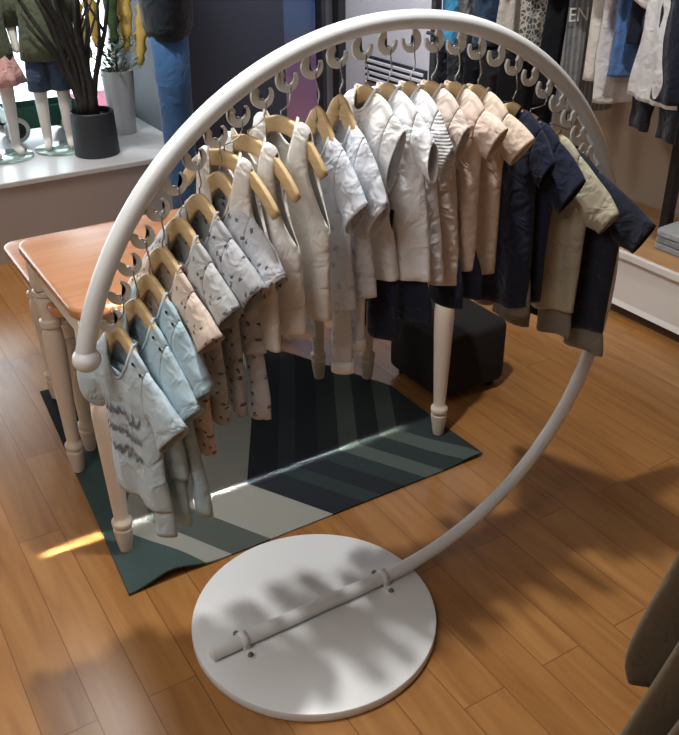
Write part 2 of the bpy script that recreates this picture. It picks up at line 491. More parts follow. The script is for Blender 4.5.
# ------------------------------------------------------------------ garments
SW = math.radians(12)
RZ = -(PI / 2 - SW)

def yshift(x, z, seed, amp):
    n = noise.noise(Vector((x * 15 + seed * 3.1, z * 3.0, seed)))
    k = sm(0.03, 0.26, -z)
    return amp * k * (1.1 * n + 0.55 * math.sin(x * 62 + seed * 2.0 + z * 5 + 2 * n)) + 0.004 * noise.noise(Vector((x * 22 + z * 18, z * 22 - x * 15, seed + 4)))

def garment_parts(P):
    """front and back sheets of a top, welded along the shoulders and side seams; returns (body bmesh, [sleeve bmeshes], neckline points)"""
    nw, nz, drop = P.get('nw', 0.05), P.get('nz', -0.03), P.get('drop', 0.07)
    sx, sz = P['st']; px, pz = P['pit']; hx, hz = P['hem']
    D, amp, seed = P.get('D', 0.021), P.get('amp', 0.007), P['seed']
    Ds, Dc = P.get('Ds', 0.02), P.get('Dc', 0.022)
    sleeveless = 'ct' not in P
    NH, K1, K2, NE = 10, 8, 11, 4
    us = [j / NH for j in range(-NH, NH + 1)]
    un = NE / NH
    def top(a, side):
        if a <= un + 1e-6:
            q = a / un
            dz = drop if side < 0 else P.get('bdrop', 0.012)
            return nw * q, nz - dz * (max(0, 1 - q ** 2.2)) ** 0.75
        q = (a - un) / (1 - un)
        return lerp(nw, sx, q), lerp(nz, sz, q) + P.get('arch', 0.006) * math.sin(PI * q)
    def row(u, r, side):
        a = abs(u); s = 1 if u >= 0 else -1
        if r <= K1:
            v = r / K1
            x0, z0 = top(a, side)
            x = lerp(x0, a * px, v) - P.get('cut', 0.010) * math.sin(PI * v) * a ** 6
            z = lerp(z0, pz, v)
            A = max(0.0, 1 - a ** 2.6) ** 0.5
            if a > un + 1e-6: tf = min(1, v * P.get('fast', 2.4)) ** 0.7
            else: tf = max(1 - (a / un) ** 4, min(1, v * P.get('fast', 2.4)) ** 0.7)
            if sleeveless:
                g = max(A * tf, 0.30 * math.sin(PI * v) ** 0.5 * a ** 4)
            else:
                g = A * tf + (Ds / D) * math.sin(PI * v) ** 0.8 * a ** 5
        else:
            w = (r - K1) / K2
            x = a * lerp(px, hx, w ** 0.85)
            z = lerp(pz, hz, w) - 0.010 * (1 - a * a) * w
            g = max(0.0, 1 - a ** 2.6) ** 0.5
        x *= s
        g *= 1 + 0.3 * noise.noise(Vector((x * 18, z * 4, seed + 9)))
        return Vector((x, side * D * g + yshift(x, z, seed, amp), z))
    bm = B(); cols = {}
    for side in (-1, 1):
        grid = [[bm.verts.new(row(u, r, side)) for u in us] for r in range(K1 + K2 + 1)]
        cols[side] = [[row(u, r, side) for r in range(K1 + 1)] for u in (-1, 1)]
        for r in range(K1 + K2):
            for j in range(2 * NH):
                bm.faces.new((grid[r][j], grid[r][j + 1], grid[r + 1][j + 1], grid[r + 1][j]))
    bmesh.ops.remove_doubles(bm, verts=bm.verts, dist=2e-4)
    bmesh.ops.dissolve_degenerate(bm, edges=bm.edges, dist=1e-5)
    neck = [row(u, 0, -1) for u in us if abs(u) <= un + 1e-6] + [row(u, 0, 1) for u in reversed(us) if abs(u) < un - 1e-6]
    sl = []
    if not sleeveless:
        NS = P.get('NS', 7)
        for si, sg in ((1, 1), (0, -1)):
            f = 1.0 if sg > 0 else P.get('far', 1.0)
            ctx, ctz = P['ct']; cbx, cbz = P['cb']
            bmv = B()
            for side in (-1, 1):
                g2 = []
                for i in range(NS + 1):
                    q = i / NS; rr = []
                    for j in range(K1 + 1):
                        v = j / K1
                        a0 = cols[side][si][j]
                        x1 = sg * lerp(ctx, cbx, v); z1 = lerp(ctz, cbz, v)
                        x = lerp(a0.x, x1, q); z = lerp(a0.z, z1, q) + P.get('puff', 0.008) * math.sin(PI * q) * (1 - v)
                        ysh0 = a0.y - yshift(a0.x, a0.z, seed, amp)
                        y = lerp(ysh0, side * Dc * math.sin(PI * v) ** 0.55, q) + yshift(x, z, seed, amp)
                        rr.append(bmv.verts.new((x, y, z)))
                    g2.append(rr)
                for i in range(NS):
                    for j in range(K1):
                        bmv.faces.new((g2[i][j], g2[i][j + 1], g2[i + 1][j + 1], g2[i + 1][j]))
            bmesh.ops.remove_doubles(bmv, verts=bmv.verts, dist=2e-4)
            sl.append(bmv)
    return bm, sl, neck

def make_top(name, label, cat, P, mat, loc, rz, group, sleeve_mat=None, scale=1.0):
    t = thing(name, label, cat, loc, rz, group)
    if scale != 1.0: t.scale = (scale, scale, scale)
    bm, sl, neck = garment_parts(P)
    obj('body', bm, mat, t, mods=('sub', 'solid'))
    for s in sl:
        obj('sleeve', s, sleeve_mat or mat, t, mods=('sub', 'solid'))
    bm = B(); tube(bm, neck + [neck[0]], P.get('nr', 0.0032), 8, cap=False)
    obj('neckband', bm, mat, t)
    return t

def make_bottom(name, label, cat, mat, loc, rz, seed, zb, lx=0.07, lw=0.028, zw=-0.12, ww=0.045, group=None, cuff=None, D=0.009, amp=0.007, scale=1.0, dz=0.0):
    t = thing(name, label, cat, loc, rz, group)
    if scale != 1.0: t.scale = (scale, scale, scale)
    for sg in (1, -1):
        bm = B(); n, seg = 16, 14; rings = []
        zbb = zb + (0 if sg > 0 else dz)
        for i in range(n + 1):
            q = i / n; z = lerp(zw, zbb, q)
            cx = sg * lerp(ww, lx, sm(0.1, 0.9, q)); hw = lerp(ww + 0.002, lw, sm(0.15, 0.8, q))
            d = lerp(D, D + 0.006, sm(0.3, 1, q))
            rr = []
            for k in range(seg):
                a = 2 * PI * k / seg
                x = cx + hw * math.cos(a)
                rr.append(bm.verts.new((x, d * math.sin(a) + yshift(x, z, seed, amp), z + 0.003 * math.cos(a * 2 + seed))))
            rings.append(rr)
        for a, b in zip(rings, rings[1:]):
            for k in range(seg):
                bm.faces.new((a[k], a[(k + 1) % seg], b[(k + 1) % seg], b[k]))
        lg = obj('leg', bm, mat, t, mods=('sub', 'solid'))
        if cuff:
            bm = B()
            rings = []
            for z in (zbb - 0.002, zbb + 0.028):
                rings.append([bm.verts.new((sg * lx + (lw + .002) * math.cos(2 * PI * k / 16), (D + .009) * math.sin(2 * PI * k / 16) + yshift(sg * lx + lw * math.cos(2 * PI * k / 16), z, seed, amp), z)) for k in range(16)])
            for k in range(16):
                bm.faces.new((rings[0][k], rings[0][(k + 1) % 16], rings[1][(k + 1) % 16], rings[1][k]))
            obj('cuff', bm, cuff, lg, mods=('solid',))
    bm = B(); rings = []
    for z in (zw - .012, zw + .018):
        rings.append([bm.verts.new(((2 * ww + .003) * math.cos(2 * PI * k / 24), (D + .0015) * math.sin(2 * PI * k / 24) + yshift(2 * ww * math.cos(2 * PI * k / 24), z, seed, amp), z)) for k in range(24)])
    for k in range(24):
        bm.faces.new((rings[0][k], rings[0][(k + 1) % 24], rings[1][(k + 1) % 24], rings[1][k]))
    obj('waistband', bm, mat, t, mods=('solid',))
    return t

def make_hanger(label, loc, rz, hook_th, hw=0.100, dropz=0.130, ex=1.7, group='wooden hangers on the ring rack'):
    t = thing('coat_hanger', label, 'hanger', loc, rz, group)
    bm = B()
    N = 18; th = 0.0055
    secs = []
    for i in range(-N, N + 1):
        q = i / N; a = abs(q)
        x = hw * q; zc = -0.014 - dropz * a ** ex
        hgt = lerp(0.0165, 0.0125, a)
        if a > 0.93: hgt *= lerp(1, 0.75, (a - .93) / .07)
        sl = -dropz * ex * a ** (ex - 1) / hw * (1 if q >= 0 else -1)
        nrm = Vector((-sl, 0, 1)).normalized()
        c = Vector((x, 0, zc))
        secs.append([bm.verts.new(c + nrm * (hgt * pz) + Vector((0, py * th, 0))) for py, pz in
                     ((-1, -.8), (-.75, -1), (.75, -1), (1, -.8), (1, .8), (.75, 1), (-.75, 1), (-1, .8))])
    for a, b in zip(secs, secs[1:]):
        for k in range(8):
            bm.faces.new((a[k], a[(k + 1) % 8], b[(k + 1) % 8], b[k]))
    bm.faces.new(secs[0][::-1]); bm.faces.new(secs[-1])
    obj('wooden_bar', bm, M['hanger'], t)
    hc = hookc(hook_th) + Vector((0, 0, -0.0185))
    mw = Matrix.Rotation(-rz, 4, 'Z')
    L = mw @ (hc - Vector(loc))
    pts = [Vector((0, 0, -0.004)), Vector((0, 0, 0.012))]
    a = Vector((L.x + 0.012, L.y, L.z - 0.014))
    pts += [pts[1].lerp(a, f) + Vector((0.006 * math.sin(PI * f), 0, 0)) for f in (0.25, 0.5, 0.75)]
    for k in range(9):
        ang = lerp(-0.5, PI + 0.3, k / 8)
        pts.append(Vector((L.x + 0.012 * math.cos(ang), L.y, L.z + 0.012 * math.sin(ang) + 0.001)))
    bm = B(); tube(bm, pts, 0.0016, 8)
    obj('wire_hook', bm, M['steel'], t)
    return t

def hk(k): return math.radians(125.6 - 4.85 * k)

# ---- sets on the left of the ring: printed tops with matching trousers
GT, GB = 'short sleeved tops on the ring rack', 'trousers hung under the tops on the ring rack'
def shirt_P(seed, ct, cb, hem, st=None, pit=None, **kw):
    st = st or (0.092, -0.062)
    pit = pit or (min(0.100, cb[0] - 0.02), cb[1] + 0.030)
    d = dict(seed=seed, st=st, pit=pit, ct=ct, cb=cb, hem=hem); d.update(kw); return d

rows = [
 # name, x0, z0, hook, mat, ct, cb, hem, trouser bottom, lx, texts
 ('blue1', -0.655, 1.029, -6, (0.200, -0.150), (0.120, -0.245), (0.120, -0.40), -0.470, 0.088,
  'pale blue tee with grey script print, lowest at the left end of the ring', 'pale blue trousers under the tee with grey script print'),
 ('blue2', -0.609, 1.074, -5, (0.176, -0.180), (0.115, -0.245), (0.115, -0.38), -0.515, 0.066,
  'sky blue snap-shoulder tee, second up from the ring\'s ball end', 'sky blue trousers with the bottom leg just behind the pale blue pair'),
 ('blue3', -0.577, 1.120, -4, (0.176, -0.190), (0.115, -0.245), (0.112, -0.38), -0.525, 0.105,
  'clear blue snap-shoulder tee next to the blush printed top', 'clear blue trousers hanging beside the blush printed trousers'),
 ('pink', -0.544, 1.170, -3, (0.167, -0.135), (0.100, -0.200), (0.110, -0.37), -0.440, 0.080,
  'blush pink short sleeved top with small dark print between blue and grey', 'blush pink printed trousers under the blush top'),
 ('grey1', -0.502, 1.223, -2, (0.165, -0.140), (0.112, -0.208), (0.110, -0.36), -0.430, 0.075,
  'warm grey printed top right above the blush printed one', 'warm grey printed trousers, shortest of the printed grey pairs'),
 ('grey2', -0.457, 1.262, -1, (0.184, -0.138), (0.128, -0.215), (0.110, -0.36), -0.468, 0.070,
  'cool grey printed top, middle of the three printed grey tops', 'cool grey printed trousers, middle of the three printed grey pairs'),
 ('grey3', -0.411, 1.298, 0, (0.192, -0.160), (0.124, -0.228), (0.112, -0.36), -0.527, 0.079,
  'silver grey printed top next to the cream sleeveless vests', 'silver grey printed trousers with the longest legs, next to the cream vests'),
]
for i, (key, x0, z0, k, ct, cb, hem, zb, lx, lab, lab2) in enumerate(rows):
    seed = i + 1.3
    P = shirt_P(seed, ct, cb, hem, nw=0.050, nz=-0.024, drop=0.085, Dc=0.026)
    t = make_top('printed_shirt' if i > 2 else 'snap_shoulder_tee', lab, 'top', P, K[key], (x0, 0, z0), RZ, GT)
    make_bottom('printed_trousers' if i > 2 else 'blue_trousers', lab2, 'trousers', K[key], (x0, 0, z0), RZ, seed, zb, lx, 0.029, group=GB, dz=0.03)
    make_hanger(['wooden hanger inside the pale blue tee with script', 'wooden hanger inside the sky blue snap-shoulder tee', 'wooden hanger inside the clear blue tee beside the blush top',
                 'wooden hanger inside the blush printed top', 'wooden hanger inside the warm grey printed top', 'wooden hanger inside the cool grey printed top',
                 'wooden hanger inside the silver grey printed top'][i], (x0, 0, z0), RZ, hk(k))
    if i < 3:
        for xx in (0.066, 0.088):
            zz = lerp(-0.03, -0.062, (xx - 0.05) / 0.042)
            bm = B(); bmesh.ops.create_uvsphere(bm, u_segments=12, v_segments=8, radius=0.0042)
            bmesh.ops.scale(bm, verts=bm.verts, vec=(1, 0.5, 1))
            bmesh.ops.translate(bm, verts=bm.verts, vec=(xx, -0.014 + yshift(xx, zz - .014, seed, .007), zz - 0.012))
            b = obj('snap_button', bm, M['black'], t)
    if i == 0:
        # squiggled script down the chest
        bm = B()
        prev = None
        def fr(x, z):
            a = min(0.98, abs(x) / 0.115)
            return Vector((x, -0.0215 * (1 - a ** 2.6) ** .5 * (1 + 0.3 * noise.noise(Vector((x * 18, z * 4, seed + 9)))) + yshift(x, z, seed, .007) - 0.004, z))
        for l in range(3):
            last = None
            for s in range(90):
                q = s / 89
                x = -0.065 + 0.13 * q; zc = -0.185 - l * 0.05 + 0.013 * math.sin(q * 44 + l * 2) * (0.6 + 0.4 * math.sin(q * 9 + l)) + 0.004 * math.sin(q * 90)
                x += 0.006 * math.cos(q * 44 + l)
                a, b = bm.verts.new(fr(x, zc - 0.0045)), bm.verts.new(fr(x, zc + 0.0045))
                if last: bm.faces.new((last[0], a, b, last[1]))
                last = (a, b)
        obj('lettering', bm, K['script'], t)

# ---- vests
tk = [('tank1', -0.398, 1.338, 1, (0.150, -0.385), 'cream sleeveless vest nearest the printed grey tops', 0.150),
      ('tank2', -0.345, 1.359, 2, (0.150, -0.385), 'ivory sleeveless vest, middle one of the three vests', 0.140),
      ('tank3', -0.271, 1.387, 3, (0.140, -0.400), 'warm white sleeveless vest beside the icy grey pyjama top', 0.122)]
for i, (key, x0, z0, k, hem, lab, hw) in enumerate(tk):
    seed = 11 + i * 1.7
    P = dict(seed=seed, st=(0.086, -0.006), pit=(0.140, -0.205), hem=hem, fast=6.0, nw=0.050, nz=0.008, drop=0.140, bdrop=0.07, cut=0.026, D=0.024, amp=0.008)
    make_top('sleeveless_vest', lab, 'vest', P, K[key], (x0, 0, z0), RZ, 'sleeveless vests on the ring rack')
    make_hanger(['wooden hanger in the cream vest nearest the grey tops', 'wooden hanger in the ivory middle vest', 'wooden hanger in the warm white vest'][i], (x0, 0, z0), RZ, hk(k), hw, 0.082, 2.2)

# ---- icy grey pyjamas
for i, (key, x0, z0, k, ct, cb, zb, lx, la, lb) in enumerate([
    ('pj1', -0.186, 1.396, 4, (0.146, -0.168), (0.080, -0.250), -0.585, 0.062, 'icy grey pyjama top beside the warm white vest', 'icy grey pyjama trousers with a white cuff, the longer pair'),
    ('pj2', -0.134, 1.413, 5, (0.143, -0.200), (0.080, -0.290), -0.560, 0.050, 'icy white pyjama top beside the first bright white tee', 'icy white pyjama trousers with a white cuff, the shorter pair')]):
    seed = 21 + i * 2.3
    P = shirt_P(seed, ct, cb, (0.105, -0.42), st=(0.072, -0.068), pit=(0.078, -0.23), nw=0.036, drop=0.08, nz=-0.045)
    make_top('pyjama_shirt', la, 'top', P, K[key], (x0, 0, z0), RZ, GT)
    make_bottom('pyjama_trousers', lb, 'trousers', K[key], (x0, 0, z0), RZ, seed, zb, lx, 0.024, group=GB, cuff=K['band'], dz=0.05)
    make_hanger(['wooden hanger in the icy grey pyjama top', 'wooden hanger in the icy white pyjama top'][i], (x0, 0, z0), RZ, hk(k), 0.088, 0.150, 1.15)

# ---- tees over the top and down the right
tees = [
 ('white1', -0.071, 1.423, 6, (0.114, -0.066), (0.062, -0.222), (0.100, -0.405), 'bright white tee right of the pyjama tops', 'wooden hanger in the first bright white tee', 0.056),
 ('white2', -0.016, 1.421, 7, (0.132, -0.096), (0.140, -0.186), (0.144, -0.405), 'soft white tee between the two other white tees', 'wooden hanger in the middle white tee', 0.108),
 ('white3', 0.040, 1.417, 8, (0.124, -0.118), (0.102, -0.200), (0.126, -0.425), 'white tee with ribbed frilled sleeve beside the blush tees', 'wooden hanger in the white tee with ribbed sleeves', 0.09),
 ('pink1', 0.098, 1.412, 9, (0.110, -0.076), (0.072, -0.176), (0.104, -0.446), 'pale blush tee beside the ribbed white tee', 'wooden hanger in the pale blush tee', 0.068),
 ('pink2', 0.162, 1.403, 10, (0.152, -0.070), (0.098, -0.156), (0.092, -0.415), 'blush beige tee, middle of the three peach tees', 'wooden hanger in the middle peach tee', 0.085),
 ('beige', 0.227, 1.389, 11, (0.166, -0.086), (0.104, -0.162), (0.082, -0.43), 'sand beige tee beside the navy tees', 'wooden hanger in the sand beige tee', 0.085),
 ('navy', 0.335, 1.337, 13, (0.132, -0.112), (0.094, -0.185), (0.095, -0.49), 'navy tee next to the sand beige tee', 'wooden hanger in the navy tee next to the sand tee', 0.085),
 ('navy2', 0.393, 1.304, 15, (0.172, -0.118), (0.108, -0.220), (0.085, -0.46), 'navy tee next to the stone olive tee', 'wooden hanger in the navy tee next to the olive tee', 0.095),
 ('olive', 0.461, 1.262, 17, (0.220, -0.158), (0.165, -0.232), (0.135, -0.45), 'stone olive frill-sleeved tee between two navy tops', 'wooden hanger in the stone olive tee', 0.14),
 ('navy3', 0.525, 1.214, 19, (0.270, -0.140), (0.215, -0.235), (0.180, -0.46), 'dark navy tee at the far right end of the hung row', 'wooden hanger in the dark navy tee at the far right end', 0.19),
]
for i, (key, x0, z0, k, ct, cb, hem, lab, lab2, pitx) in enumerate(tees):
    seed = 31 + i * 1.9
    f = min(1.0, ct[0] / 0.17)
    st = (0.062 + 0.03 * f, -0.034 - 0.008 * f)
    pit = (pitx, cb[1] + 0.012)
    P = shirt_P(seed, ct, cb, hem, st=st, pit=pit, nw=0.028, nz=-0.001, drop=0.045, D=0.026, Dc=0.017, amp=0.012, puff=0.006, arch=0.010)
    if key == 'olive': P['amp'] = 0.016
    make_top('t_shirt', lab, 't-shirt', P, K['white2' if key == 'white3' else key], (x0, 0, z0), RZ, GT, K['white3'] if key == 'white3' else None)
    make_hanger(lab2, (x0, 0, z0), RZ, hk(k), min(0.090, ct[0] * 0.78), 0.085, 1.6)

GS = 'shorts hung under the tees on the ring rack'
for key, x0, z0, zb, lx, lw, seed, lab in [
    ('navy2', -0.066, 1.423, -0.56, 0.052, 0.046, 31, 'navy trousers below the first bright white tee'),
    ('navy', -0.012, 1.421, -0.515, 0.085, 0.055, 32.9, 'navy shorts below the middle white tee'),
    ('navy', 0.102, 1.412, -0.505, 0.062, 0.052, 36.7, 'navy shorts below the pale blush tee'),
    ('navy2', 0.166, 1.403, -0.490, 0.058, 0.050, 38.6, 'navy shorts below the middle peach tee'),
    ('shorts', 0.338, 1.337, -0.52, 0.055, 0.042, 42.4, 'taupe shorts below the navy tee next to the sand tee'),
    ('shorts', 0.465, 1.262, -0.53, 0.075, 0.052, 46.2, 'grey taupe shorts below the stone olive tee'),
    ('shorts', 0.528, 1.214, -0.53, 0.120, 0.062, 48.1, 'grey taupe shorts below the dark navy end tee')]:
    make_bottom('shorts', lab, 'shorts', K[key], (x0, 0, z0), RZ, seed, zb, lx, lw, group=GS, zw=-0.27, ww=0.036, amp=0.012)

# ------------------------------------------------------------------ rug
bm = B()
corn = [(-0.635, 0.365), (0.664, 0.365), (0.668, 0.93), (0.56, 1.15), (0.46, 1.38), (0.30, 1.66), (-0.54, 1.64)]
NX, NY = 44, 42
def rug_pt(u, v):
    y = lerp(0.365, 1.65, v)
    xl = lerp(-0.635, -0.545, (y - .365) / 1.28)
    xr = 0.666 if y < 0.93 else (lerp(0.668, 0.46, (y - .93) / .45) if y < 1.38 else lerp(0.46, 0.30, (y - 1.38) / .27))
    x = lerp(xl, xr, u)
    z = 0.007
    hump = math.exp(-((x + 0.50) / 0.085) ** 2) * math.exp(-(v / 0.10) ** 2) * 0.034
    hump += math.exp(-((x - 0.62) / 0.06) ** 2) * math.exp(-(v / 0.10) ** 2) * 0.014
    return Vector((x, y, z + hump))
top_ = [[bm.verts.new(rug_pt(i / NX, (j / NY) ** 1.3)) for i in range(NX + 1)] for j in range(NY + 1)]
bot_ = [[bm.verts.new(rug_pt(i / NX, (j / NY) ** 1.3) - Vector((0, 0, 0.006))) for i in range(NX + 1)] for j in range(NY + 1)]
for j in range(NY):
    for i in range(NX):
        bm.faces.new((top_[j][i], top_[j][i + 1], top_[j + 1][i + 1], top_[j + 1][i]))
        bm.faces.new((bot_[j][i], bot_[j + 1][i], bot_[j + 1][i + 1], bot_[j][i + 1]))
edge = [(0, i) for i in range(NX + 1)] + [(j, NX) for j in range(1, NY + 1)] + [(NY, i) for i in range(NX - 1, -1, -1)] + [(j, 0) for j in range(NY - 1, 0, -1)]
for a, b in zip(edge, edge[1:] + edge[:1]):
    bm.faces.new((top_[a[0]][a[1]], bot_[a[0]][a[1]], bot_[b[0]][b[1]], top_[b[0]][b[1]]))
tag(obj('rug', bm, M['rug'], mods=('edge',)), 'grey teal and navy chevron rug lying under the wooden tables', 'rug')

# ------------------------------------------------------------------ tables
def table(label, x0, x1, y0, y1, h, legs):
    cx, cy = (x0 + x1) / 2, (y0 + y1) / 2
    t = thing('side_table', label, 'table', (cx, cy, 0), 0, 'wood topped tables with cream turned legs')
    bm = B(); box(bm, x0 - cx, x1 - cx, y0 - cy, y1 - cy, h - 0.034, h)
    ve = [e for e in bm.edges if abs(e.verts[0].co.z - e.verts[1].co.z) > 0.02]
    bmesh.ops.bevel(bm, geom=ve, offset=0.055, segments=7, affect='EDGES', profile=0.5)
    he = [e for e in bm.edges if abs(e.verts[0].co.z - e.verts[1].co.z) < 1e-5 and len(e.link_faces) == 2 and any(abs(f.normal.z) > .9 for f in e.link_faces)]
    bmesh.ops.bevel(bm, geom=he, offset=0.012, segments=4, affect='EDGES', profile=0.5)
    obj('table_top', bm, M['table_top'], t, mods=('edge',))
    lx = sorted({l[0] for l in legs}); ly = sorted({l[1] for l in legs})
    bm = B()
    a0, a1, b0, b1 = lx[0] - cx, lx[-1] - cx, ly[0] - cy, ly[-1] - cy
    for (p, q, r, s) in ((a0, a1, b0 - .016, b0 + .006), (a0, a1, b1 - .006, b1 + .016), (a0 - .016, a0 + .006, b0, b1), (a1 - .006, a1 + .016, b0, b1)):
        box(bm, p, q, r, s, h - 0.125, h - 0.034, 0.003, 1)
    obj('apron', bm, M['cream'], t, smooth=False)
    k = h / 0.84
    zz = 0.008
    prof = [(0.0135, zz), (0.019, zz + 0.004), (0.024, 0.045), (0.0285, 0.085), (0.029, 0.094), (0.025, 0.099), (0.0245, 0.103), (0.030, 0.108), (0.031, 0.116), (0.030, 0.124), (0.0235, 0.130),
            (0.0215, 0.14), (0.024, 0.2), (0.029, 0.33), (0.0335, 0.45 * k), (0.0345, 0.50 * k), (0.032, 0.545 * k), (0.027, 0.56 * k), (0.026, 0.566 * k), (0.034, 0.572 * k), (0.0355, 0.582 * k), (0.034, 0.592 * k), (0.027, 0.598 * k),
            (0.026, 0.605 * k), (0.030, 0.63 * k), (0.035, 0.665 * k), (0.030, 0.675 * k), (0.038, 0.682 * k), (0.038, 0.694 * k), (0.030, 0.70 * k)]
    for x, y in legs:
        bm = B(); lathe(bm, prof, 24, (x - cx, y - cy))
        box(bm, x - cx - .034, x - cx + .034, y - cy - .034, y - cy + .034, 0.70 * k, h - 0.034, 0.004, 1)
        obj('leg', bm, M['cream'], t, mods=('edge',))
    return t
table('larger cream legged table with a glossy honey wood top behind the ring rack', -0.622, 0.66, 0.505, 1.11, 0.842, [(-0.575, 0.555), (0.612, 0.555), (-0.575, 1.035), (0.615, 1.035)])
table('lower honey wood table tucked behind the larger one, nearer the window ledge', -0.585, 0.52, 0.92, 1.60, 0.665, [(-0.50, 0.97 + .17), (0.45, 1.14), (-0.50, 1.565), (0.45, 1.565)])

# ------------------------------------------------------------------ ottoman
t = thing('ottoman', 'low dark brown leather ottoman with rounded corners behind the table leg', 'ottoman', (0.895, 0.88, 0))
bm = B(); box(bm, -0.172, 0.172, -0.185, 0.185, 0.035, 0.285)
ve = [e for e in bm.edges if abs(e.verts[0].co.z - e.verts[1].co.z) > 0.02]
bmesh.ops.bevel(bm, geom=ve, offset=0.06, segments=7, affect='EDGES', profile=0.5)
he = [e for e in bm.edges if any(abs(f.normal.z) > .9 for f in e.link_faces)]
bmesh.ops.bevel(bm, geom=he, offset=0.022, segments=4, affect='EDGES', profile=0.5)
obj('cushioned_body', bm, M['ottoman'], t, mods=('edge',))
for sx in (-1, 1):
    for sy in (-1, 1):
        bm = B(); lathe(bm, [(0.016, 0.0), (0.02, 0.036)], 14, (sx * 0.12, sy * 0.13)); obj('foot', bm, M['black'], t)

# ------------------------------------------------------------------ bench along the right wall with folded clothes and wall rack
t = thing('display_bench', 'long low white display bench with an oak top along the right wall', 'bench', (2.19, 1.0, 0))
bm = B(); box(bm, -0.27, 0.27, -1.6, 2.2, 0.05, 0.295); obj('carcass', bm, M['bench'], t, smooth=False)
bm = B(); box(bm, -0.255, 0.27, -1.6, 2.2, 0.0, 0.05); obj('plinth', bm, M['plinth'], t, smooth=False)
bm = B(); box(bm, -0.278, 0.275, -1.6, 2.2, 0.297, 0.32, 0.003, 1); obj('bench_top', bm, M['bench_top'], t, smooth=False)
for y0, y1 in ((-1.58, -0.69), (-0.67, 0.39), (0.41, 1.28), (1.30, 2.18)):
    bm = B(); box(bm, -0.288, -0.271, y0, y1, 0.055, 0.292)
    f = min((f for f in bm.faces), key=lambda f: f.calc_center_median().x)
    r = bmesh.ops.inset_region(bm, faces=[f], thickness=0.035)
    for v in f.verts: v.co.x += 0.009
    obj('drawer_front', bm, M['bench'], t, smooth=False)
bm = B(); box(bm, -0.30, -0.279, -1.6, 2.2, 0.285, 0.318, 0.003, 1); obj('top_edging', bm, M['bench'], t, smooth=False)
for i, (c, lab) in enumerate((((146, 148, 150), 'grey folded garment at the bottom of the bench stack'), ((128, 132, 136), 'darker grey folded garment in the middle of the bench stack'), ((158, 162, 166), 'pale grey folded garment on top of the bench stack'))):
    bm = B(); n = 14; zz = 0.3205 + i * 0.031
    box(bm, -0.12, 0.12, -0.10, 0.10, 0, 0.030)
    bmesh.ops.subdivide_edges(bm, edges=bm.edges, cuts=4, use_grid_fill=True)
    for v in bm.verts:
        n1 = noise.noise(Vector((v.co.x * 14, v.co.y * 14, i * 7.0)))
        if v.co.z > 0.012: v.co.z += 0.003 * n1 + (0.012 * (v.co.x + .12) / .24 if i == 2 else 0)
        v.co.x += 0.006 * n1
    o = obj('folded_garment', bm, cloth('folded_knit_grey', c), mods=('sub',))
    tag(o, lab, 'folded clothes', 'folded clothes on the bench'); o.location = (2.155, 0.775, zz)

t = thing('wall_clothes_rack', 'black wall clothes rack with upright posts above the oak bench', 'clothing rack', (2.2, 1.0, 0.32))
for y in (0.95, 2.75):
    bm = B(); box(bm, -0.022, 0.022, y - 1.0 - .022, y - 1.0 + .022, 0.0 if y < 2 else 0.0, 1.52, 0.002, 1); obj('post', bm, M['black'], t, smooth=False)
for z in (1.32, 0.66):
    bm = B(); tube(bm, [(-0.02, -0.07 if z > 1 else 0.9, z), (-0.02, 1.80, z)], 0.011, 12); obj('rail', bm, M['black'], t)
bm = B(); tube(bm, [(-0.02, 0.13, 1.32), (-0.24, 0.13, 1.32)], 0.010, 12); obj('face_out_arm', bm, M['black'], t)

# garments on the wall rack: local x runs towards the room
GW = 'clothes on the black wall rack'
def wall_top(name, lab, cat, key, y, hem_z, hx=0.14, ct=(0.22, -0.20), cb=(0.15, -0.27), seed=1.0, topz=1.62, x0=2.17, rz=PI, D=0.026, **kw):
    hz = hem_z - topz
    P = shirt_P(seed, ct, cb, (hx, hz), st=(0.12, -0.07), pit=(0.125, -0.24), nw=0.06, drop=0.06, D=D, Dc=0.028, amp=0.014)
    P.update(kw)
    return make_top(name, lab, cat, P, K[key], (x0, y, topz), rz, GW)
wt = [
 ('wall_shirt', 'turquoise top hanging highest, at the vent end of the wall rack', 'top', 'teal', 2.46, 0.93, 0.13),
 ('wall_shirt', 'mid grey top between the turquoise and denim blue ones', 'top', 'greyd', 2.33, 0.96, 0.13),
 ('wall_shirt', 'denim blue top beside the white gauze blouse', 'top', 'denim', 2.20, 1.00, 0.13),
 ('wall_blouse', 'white gauze blouse with puffed sleeve on the wall rack', 'blouse', 'puff', 2.00, 1.06, 0.15),
 ('wall_blouse', 'white lace blouse beside the long navy dress', 'blouse', 'lace', 1.85, 0.98, 0.13),
 ('wall_dress', 'long dark navy dress beside the grey striped one', 'dress', 'black', 1.66, 0.80, 0.17),
 ('wall_dress', 'grey striped long top with white letters on the chest', 'top', 'stripe', 1.52, 0.79, 0.17),
 ('wall_shirt', 'off white long top between the grey stripes and the blue', 'top', 'tank3', 1.38, 0.96, 0.14),
 ('wall_shirt', 'thin white top touching the cornflower blue one', 'top', 'white2', 1.325, 0.87, 0.13),
 ('wall_shirt', 'cornflower blue top on the wall rack', 'top', 'blue', 1.24, 1.00, 0.14),
 ('wall_shirt', 'navy top just behind the white shirt facing the room', 'top', 'navy', 1.16, 1.15, 0.14),
]
